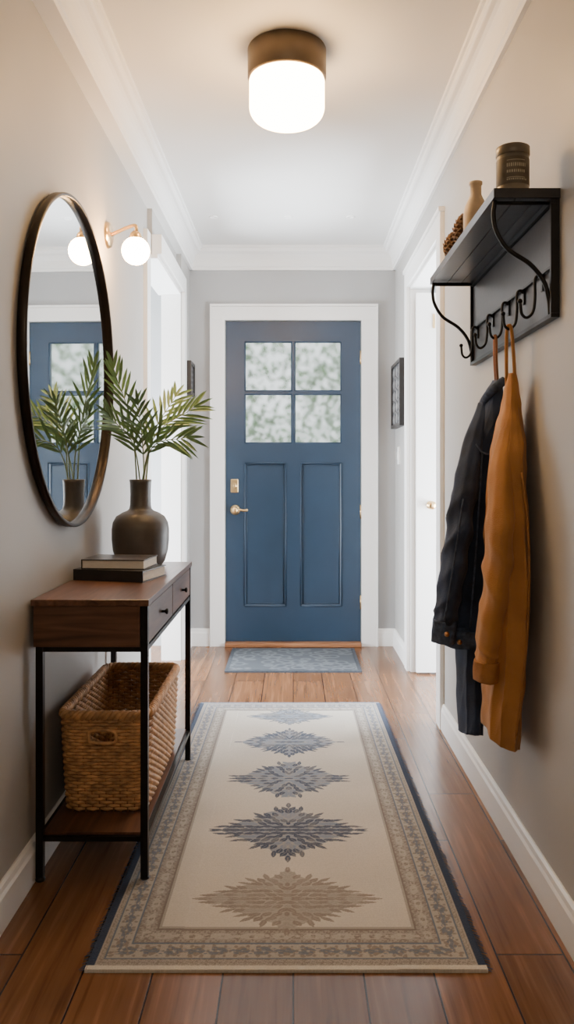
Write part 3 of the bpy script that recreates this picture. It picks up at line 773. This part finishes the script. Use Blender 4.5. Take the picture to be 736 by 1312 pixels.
def cone(cx, cy, cz, R, Hh, lab):
    bm = bmesh.new(); sphere(bm, (cx, cy, cz+Hh*0.5), R*0.5, seg=8)
    for i in range(90):
        t = i/90; a = i*2.39996; zz = cz+Hh*(0.06+0.88*t); rr = R*math.sin(PI*(0.12+0.80*t))**0.8
        c = Vector((cx+math.cos(a)*rr*0.5, cy+math.sin(a)*rr*0.5, zz)); o_ = Vector((math.cos(a), math.sin(a), 0.35)).normalized()
        s = Vector((-math.sin(a), math.cos(a), 0)); w = R*0.28
        v = [bm.verts.new(p) for p in (c-s*w*.5, c+s*w*.5, c+o_*rr*.5+s*w, c+o_*rr*.62+Vector((0,0,.004)), c+o_*rr*.5-s*w)]
        v2 = [bm.verts.new(x.co-Vector((0, 0, 0.005))) for x in v]
        bm.faces.new(v); bm.faces.new(v2[::-1])
        for k in range(5): bm.faces.new([v[k], v2[k], v2[(k+1)%5], v[(k+1)%5]])
    zmin = min(v.co.z for v in bm.verts)
    for v in bm.verts: v.co.z += cz-zmin
    finish(bm, "pine_cone", M_cork, origin=(cx, cy, cz), label=lab, category="pine cone", group="pine cones on the rack shelf")
cone(0.553, 2.58, 1.848, 0.040, 0.125, "taller dry brown pine cone beside the cream bottle")
cone(0.545, 2.72, 1.848, 0.036, 0.105, "shorter dry brown pine cone standing on the rack shelf")

# ------------------------------------------------------------------ coats
crumple = bpy.data.textures.new("cloth_crumple", 'CLOUDS'); crumple.noise_scale = 0.085; crumple.noise_depth = 1
def crumpled(o, s=0.012):
    md = o.modifiers.new("c", 'DISPLACE'); md.texture = crumple; md.strength = s; md.mid_level = 0.55; md.texture_coords = 'LOCAL'
    md = o.modifiers.new("sm", 'SMOOTH'); md.iterations = 1; md.factor = 0.4
    return o
def interp(rows, z):
    for a, b_ in zip(rows[:-1], rows[1:]):
        if a[0] >= z >= b_[0]:
            t = (a[0]-z)/(a[0]-b_[0]); t = t*t*(3-2*t)*0.5+t*0.5
            return [a[i]+(b_[i]-a[i])*t for i in range(len(a))]
    return list(rows[-1])
def garment(rows, n=160, step=0.006, A=0.06, k1=5, k2=11, seed=0, xmax=0.655, pw=0.75, slant=0.0, wr=0.035):
    rnd = random.Random(seed); ph = [rnd.uniform(0, 6.28) for _ in range(8)]
    bm = bmesh.new(); rings = []; z = rows[0][0]; z1 = rows[-1][0]; nst = int((z-z1)/step)
    for s in range(nst+1):
        zz = z+(z1-z)*s/nst; _, xo, xi, ya, yb = interp(rows, zz)
        T = s/nst; cx, cy, hx, hy = (xo+xi)/2, (ya+yb)/2, (xi-xo)/2, (yb-ya)/2
        ring = []
        for k in range(n):
            a = 2*PI*k/n
            def crease(q): return 1-2*abs(math.sin(q))**0.8
            f = 1 + A*min(1, T*1.6+.2)*(crease(0.5*(k1*a+ph[0]+0.9*math.sin(zz*3+ph[2]))) + 0.5*crease(0.5*(k2*a+ph[1]-1.6*zz))) \
                + wr*crease(zz*11-2.2*a+ph[3])*max(0, math.sin(zz*7+ph[4]+a)) + wr*0.6*crease(zz*16+3*a+ph[5])*max(0, math.sin(zz*5+ph[6]-a))
            ca, sa = math.cos(a), math.sin(a)
            px = cx + hx*f*math.copysign(abs(ca)**pw, ca); py = cy + hy*f*math.copysign(abs(sa)**pw, sa)
            hem = (0.007*math.sin(2*a+ph[5]))*T + slant*ca*T
            ring.append(bm.verts.new((min(px, xmax), py, zz+hem)))
        rings.append(ring)
    for A_, B_ in zip(rings[:-1], rings[1:]):
        for k in range(n):
            f = bm.faces.new([A_[k], A_[(k+1)%n], B_[(k+1)%n], B_[k]]); f.smooth = True
    bm.faces.new(rings[0])
    last = rings[-1]; c = sum((v.co for v in last), Vector())/n
    r2 = [bm.verts.new(c+(v.co-c)*0.90+Vector((0, 0, 0.002))) for v in last]; r3 = [bm.verts.new(c+(v.co-c)*0.86+Vector((0, 0, 0.06))) for v in last]
    for A_, B_ in ((last, r2), (r2, r3)):
        for k in range(n): bm.faces.new([A_[k], A_[(k+1)%n], B_[(k+1)%n], B_[k]])
    bm.faces.new(r3)
    return bm
def sleeve(path, radii, seed=0, n=48, flat=0.8, per=16, wr=0.06):
    rnd = random.Random(seed); pts = smooth_path(path, per); m = len(pts); bm = bmesh.new()
    def rad(i):
        q = i/(m-1)*(len(radii)-1); j = min(int(q), len(radii)-2); return radii[j]+(radii[j+1]-radii[j])*(q-j)
    p0, p1 = rnd.uniform(0, 6), rnd.uniform(0, 6); rings = []
    for i, p in enumerate(pts):
        ring = []; rr = rad(i); u = i/(m-1)
        el = math.exp(-((u-0.55)/0.15)**2)+0.7*math.exp(-((u-0.90)/0.09)**2)+0.25
        for k in range(n):
            a = 2*PI*k/n
            f = 1+wr*el*(1-2*abs(math.sin(i*0.27+1.6*math.sin(a+p0)))**0.8)+0.06*math.sin(3*a+p1+u*2.0)+0.03*math.sin(7*a+p0+u*3)
            ring.append(bm.verts.new((min(0.655, p.x+math.cos(a)*rr*f*flat), p.y+math.sin(a)*rr*f*1.15, p.z)))
        rings.append(ring)
    for A_, B_ in zip(rings[:-1], rings[1:]):
        for k in range(n):
            f = bm.faces.new([A_[k], A_[(k+1)%n], B_[(k+1)%n], B_[k]]); f.smooth = True
    bm.faces.new(rings[0]); bm.faces.new(rings[-1])
    return bm
# ochre jacket
oj = empty("ochre_jacket", (0.613, 2.28, 1.560), "ochre canvas jacket hanging by its loop from a black hook", "jacket")
rows = [(1.42, 0.612, 0.632, 2.268, 2.306), (1.37, 0.603, 0.642, 2.258, 2.33), (1.33, 0.597, 0.648, 2.25, 2.35), (1.286, 0.588, 0.652, 2.23, 2.37), (1.196, 0.572, 0.656, 2.205, 2.40), (1.106, 0.566, 0.66, 2.19, 2.42),
        (0.971, 0.562, 0.66, 2.175, 2.43), (0.836, 0.562, 0.66, 2.17, 2.435), (0.70, 0.560, 0.66, 2.175, 2.44), (0.566, 0.558, 0.655, 2.19, 2.44), (0.45, 0.554, 0.648, 2.205, 2.43), (0.372, 0.552, 0.645, 2.21, 2.42)]
bm = garment(rows, seed=4, A=0.085, k1=5, k2=9, slant=-0.02)
crumpled(finish(bm, "jacket_body", M_orange, parent=oj), 0.016)
bm = sleeve([(0.610, 2.27, 1.30), (0.584, 2.245, 1.15), (0.572, 2.210, 0.98), (0.562, 2.220, 0.82), (0.550, 2.25, 0.68), (0.545, 2.26, 0.61)], [0.016, 0.038, 0.050, 0.049, 0.044, 0.041], seed=2, wr=0.10)
crumpled(finish(bm, "sleeve", M_orange, parent=oj), 0.010)
bm = sleeve([(0.545, 2.26, 0.612), (0.5445, 2.261, 0.585), (0.544, 2.262, 0.555)], [0.043, 0.044, 0.042], seed=5, wr=0.0, per=6)
finish(bm, "cuff", M_orange2, parent=oj, label="stitched cuff")
bm = bmesh.new()
tube(bm, smooth_path([(0.628, 2.272, 1.36), (0.624, 2.272, 1.46), (0.618, 2.274, 1.54), (0.613, 2.280, 1.556), (0.608, 2.286, 1.54), (0.608, 2.292, 1.46), (0.612, 2.30, 1.36)]), 0.0052, 8)
finish(bm, "hanging_strap", M_orange, parent=oj, label="long ochre fabric hanging loop")
bm = bmesh.new()
tube(bm, smooth_path([(0.622, 2.186, 1.14), (0.632, 2.166, 1.0), (0.634, 2.158, 0.86), (0.630, 2.163, 0.70), (0.618, 2.180, 0.52), (0.610, 2.198, 0.42)]), 0.0035, 6)
finish(bm, "seam", M_orange2, parent=oj)
# denim jacket
dj = empty("denim_jacket", (0.613, 2.44, 1.560), "dark indigo denim jacket hanging from a black hook", "jacket")
rows = [(1.43, 0.624, 0.650, 2.47, 2.54), (1.39, 0.610, 0.655, 2.46, 2.58), (1.345, 0.595, 0.655, 2.455, 2.62), (1.254, 0.566, 0.655, 2.455, 2.70), (1.153, 0.545, 0.655, 2.455, 2.75), (1.025, 0.526, 0.655, 2.455, 2.78),
        (0.898, 0.511, 0.655, 2.455, 2.80), (0.746, 0.496, 0.655, 2.455, 2.81), (0.66, 0.484, 0.655, 2.46, 2.81), (0.61, 0.482, 0.65, 2.47, 2.80)]
bm = garment(rows, seed=9, A=0.06, k1=6, k2=9)
crumpled(finish(bm, "jacket_body", M_denim, parent=dj), 0.012)
bm = garment([(0.650, 0.469, 0.655, 2.446, 2.815), (0.602, 0.469, 0.655, 2.446, 2.815)], seed=9, A=0.012, k1=6, k2=9, step=0.012, wr=0.0)
finish(bm, "hem_band", M_denim2, parent=dj, label="faded denim waistband")
bm = sleeve([(0.600, 2.53, 1.36), (0.558, 2.50, 1.22), (0.526, 2.475, 1.06), (0.502, 2.47, 0.90), (0.481, 2.48, 0.76), (0.470, 2.49, 0.675)], [0.022, 0.042, 0.050, 0.050, 0.048, 0.044], seed=12, wr=0.12)
crumpled(finish(bm, "sleeve", M_denim, parent=dj), 0.010)
bm = sleeve([(0.470, 2.49, 0.685), (0.468, 2.491, 0.65), (0.467, 2.492, 0.615)], [0.047, 0.047, 0.045], seed=3, wr=0.0, per=6)
finish(bm, "cuff", M_denim2, parent=dj, label="faded denim cuff")
bm = bmesh.new()
tube(bm, smooth_path([(0.645, 2.452, 1.42), (0.618, 2.450, 1.40), (0.603, 2.48, 1.38), (0.600, 2.54, 1.355), (0.612, 2.60, 1.335)]), 0.014, 10)
finish(bm, "collar", M_denim2, parent=dj)
bm = bmesh.new()
for dy in (-0.008, 0.012):
    tube(bm, smooth_path([(0.613, 2.44+dy*.3, 1.557), (0.616, 2.446+dy, 1.53), (0.620, 2.46+dy, 1.48), (0.630, 2.485+dy, 1.42)]), 0.0048, 8)
finish(bm, "hanging_strap", M_leather, parent=dj, label="brown leather hanging strap")
bm = bmesh.new()
tube(bm, smooth_path([(0.576, 2.446, 1.20), (0.564, 2.437, 1.05), (0.552, 2.433, 0.88), (0.536, 2.434, 0.67)]), 0.003, 6)
tube(bm, smooth_path([(0.556, 2.446, 1.225), (0.575, 2.440, 1.20), (0.605, 2.439, 1.195), (0.64, 2.443, 1.205)]), 0.003, 6)
tube(bm, smooth_path([(0.512, 2.420, 1.06), (0.488, 2.415, 0.90), (0.468, 2.425, 0.76), (0.458, 2.436, 0.69)]), 0.0028, 6)
finish(bm, "seam", M_denim2, parent=dj)
for i in range(2):
    bm = bmesh.new(); lathe(bm, [(0, -0.008), (0.007, -0.007), (0.008, 0.0), (0.0, 0.002)], (0.505-0.04*i, 2.442 if i == 0 else 2.432, 0.624 if i == 0 else 0.65), 14, 'Y')
    finish(bm, "button", M_button, parent=dj, label="small copper button")
rows = [(0.95, 0.555, 0.64, 2.50, 2.66), (0.70, 0.545, 0.64, 2.49, 2.70), (0.60, 0.530, 0.625, 2.49, 2.69), (0.45, 0.532, 0.612, 2.50, 2.68), (0.312, 0.535, 0.606, 2.51, 2.66)]
bm = garment(rows, seed=21, A=0.08, k1=4, k2=7)
crumpled(finish(bm, "jacket_lining", M_denim, parent=dj, label="longer dark inner layer hanging below the jacket hem"), 0.010)

# ------------------------------------------------------------------ outdoors
bm = bmesh.new(); rnd = random.Random(5)
for i in range(22000):
    cx_ = rnd.uniform(-3.2, 3.2); cz_ = rnd.uniform(0.0, 4.2) ; cy_ = 10.2+rnd.uniform(-0.7, 0.9)+0.4*math.sin(cx_*2.2)
    dens = 0.5+0.5*math.sin(cx_*3.1+1.2*math.sin(cz_*2.7))*math.cos(cz_*2.9+cx_)
    if rnd.random() > 0.35+0.65*dens - max(0, cz_-2.6)*0.15: continue
    c = Vector((cx_, cy_, cz_)); a = Vector((rnd.uniform(-1, 1), rnd.uniform(-1, 1), rnd.uniform(-1, 1))).normalized(); b_ = a.cross(Vector((rnd.uniform(-1, 1), 1, rnd.uniform(-1, 1)))).normalized()
    L_ = rnd.uniform(0.03, 0.06)
    vs = [bm.verts.new(c-a*L_), bm.verts.new(c+b_*L_*.5), bm.verts.new(c+a*L_), bm.verts.new(c-b_*L_*.5)]
    bm.faces.new(vs)
me = bpy.data.meshes.new("garden_hedge"); bm.to_mesh(me); bm.free()
finish_me(me, "garden_hedge", M_outleaf, origin=(0, 10.2, 0), label="sunlit green foliage seen through the door window", category="hedge", kind="stuff")
bm = bmesh.new(); box(bm, -6, 6, YB+0.14, 12, -0.1, 0.0)
finish(bm, "ground", M_lawn, label="pale garden ground outside the entrance", category="ground", kind="structure")

# ------------------------------------------------------------------ lights
w = bpy.data.worlds.new("World"); bpy.context.scene.world = w; w.use_nodes = True
bg = w.node_tree.nodes["Background"]; bg.inputs[0].default_value = (0.92, 0.99, 1.0, 1); bg.inputs[1].default_value = 2.0
def area(name, loc, rot, sx_, sy_, power, col):
    l = bpy.data.lights.new(name, 'AREA'); l.shape = 'RECTANGLE'; l.size = sx_; l.size_y = sy_; l.energy = power; l.color = col
    o = bpy.data.objects.new(name, l); C.objects.link(o); o.location = loc; o.rotation_euler = rot; return o
area("added_side_fill", (-2.1, 4.5, 0.75), (0, -math.radians(108), 0), 1.3, 1.4, 300, (0.84, 0.92, 1.0))  # added low fill, no window here; assumed daylight tilted up to brighten the ceiling
area("added_side_fill", (2.0, 3.9, 0.75), (0, math.radians(108), 0), 1.3, 1.4, 260, (0.84, 0.92, 1.0))  # same added fill in the windowless right room; assumed daylight for the bright ceiling
area("rear_fill_light", (0, -1.0, 2.3), (math.radians(60), 0, 0), 1.2, 0.6, 12, (1.0, 0.82, 0.60))  # added warm fill behind the camera, stands in for unseen room lighting

# ------------------------------------------------------------------ camera
cam = bpy.data.cameras.new("camera"); co = bpy.data.objects.new("camera", cam); C.objects.link(co)
co.location = (0, 0, 1.14); co.rotation_euler = (PI/2, 0, 0)
cam.lens = 1030/1312*36; cam.sensor_width = 36; cam.sensor_fit = 'AUTO'
cam.shift_x = -8/1312; cam.shift_y = -51/1312; cam.clip_start = 0.05
bpy.context.scene.camera = co
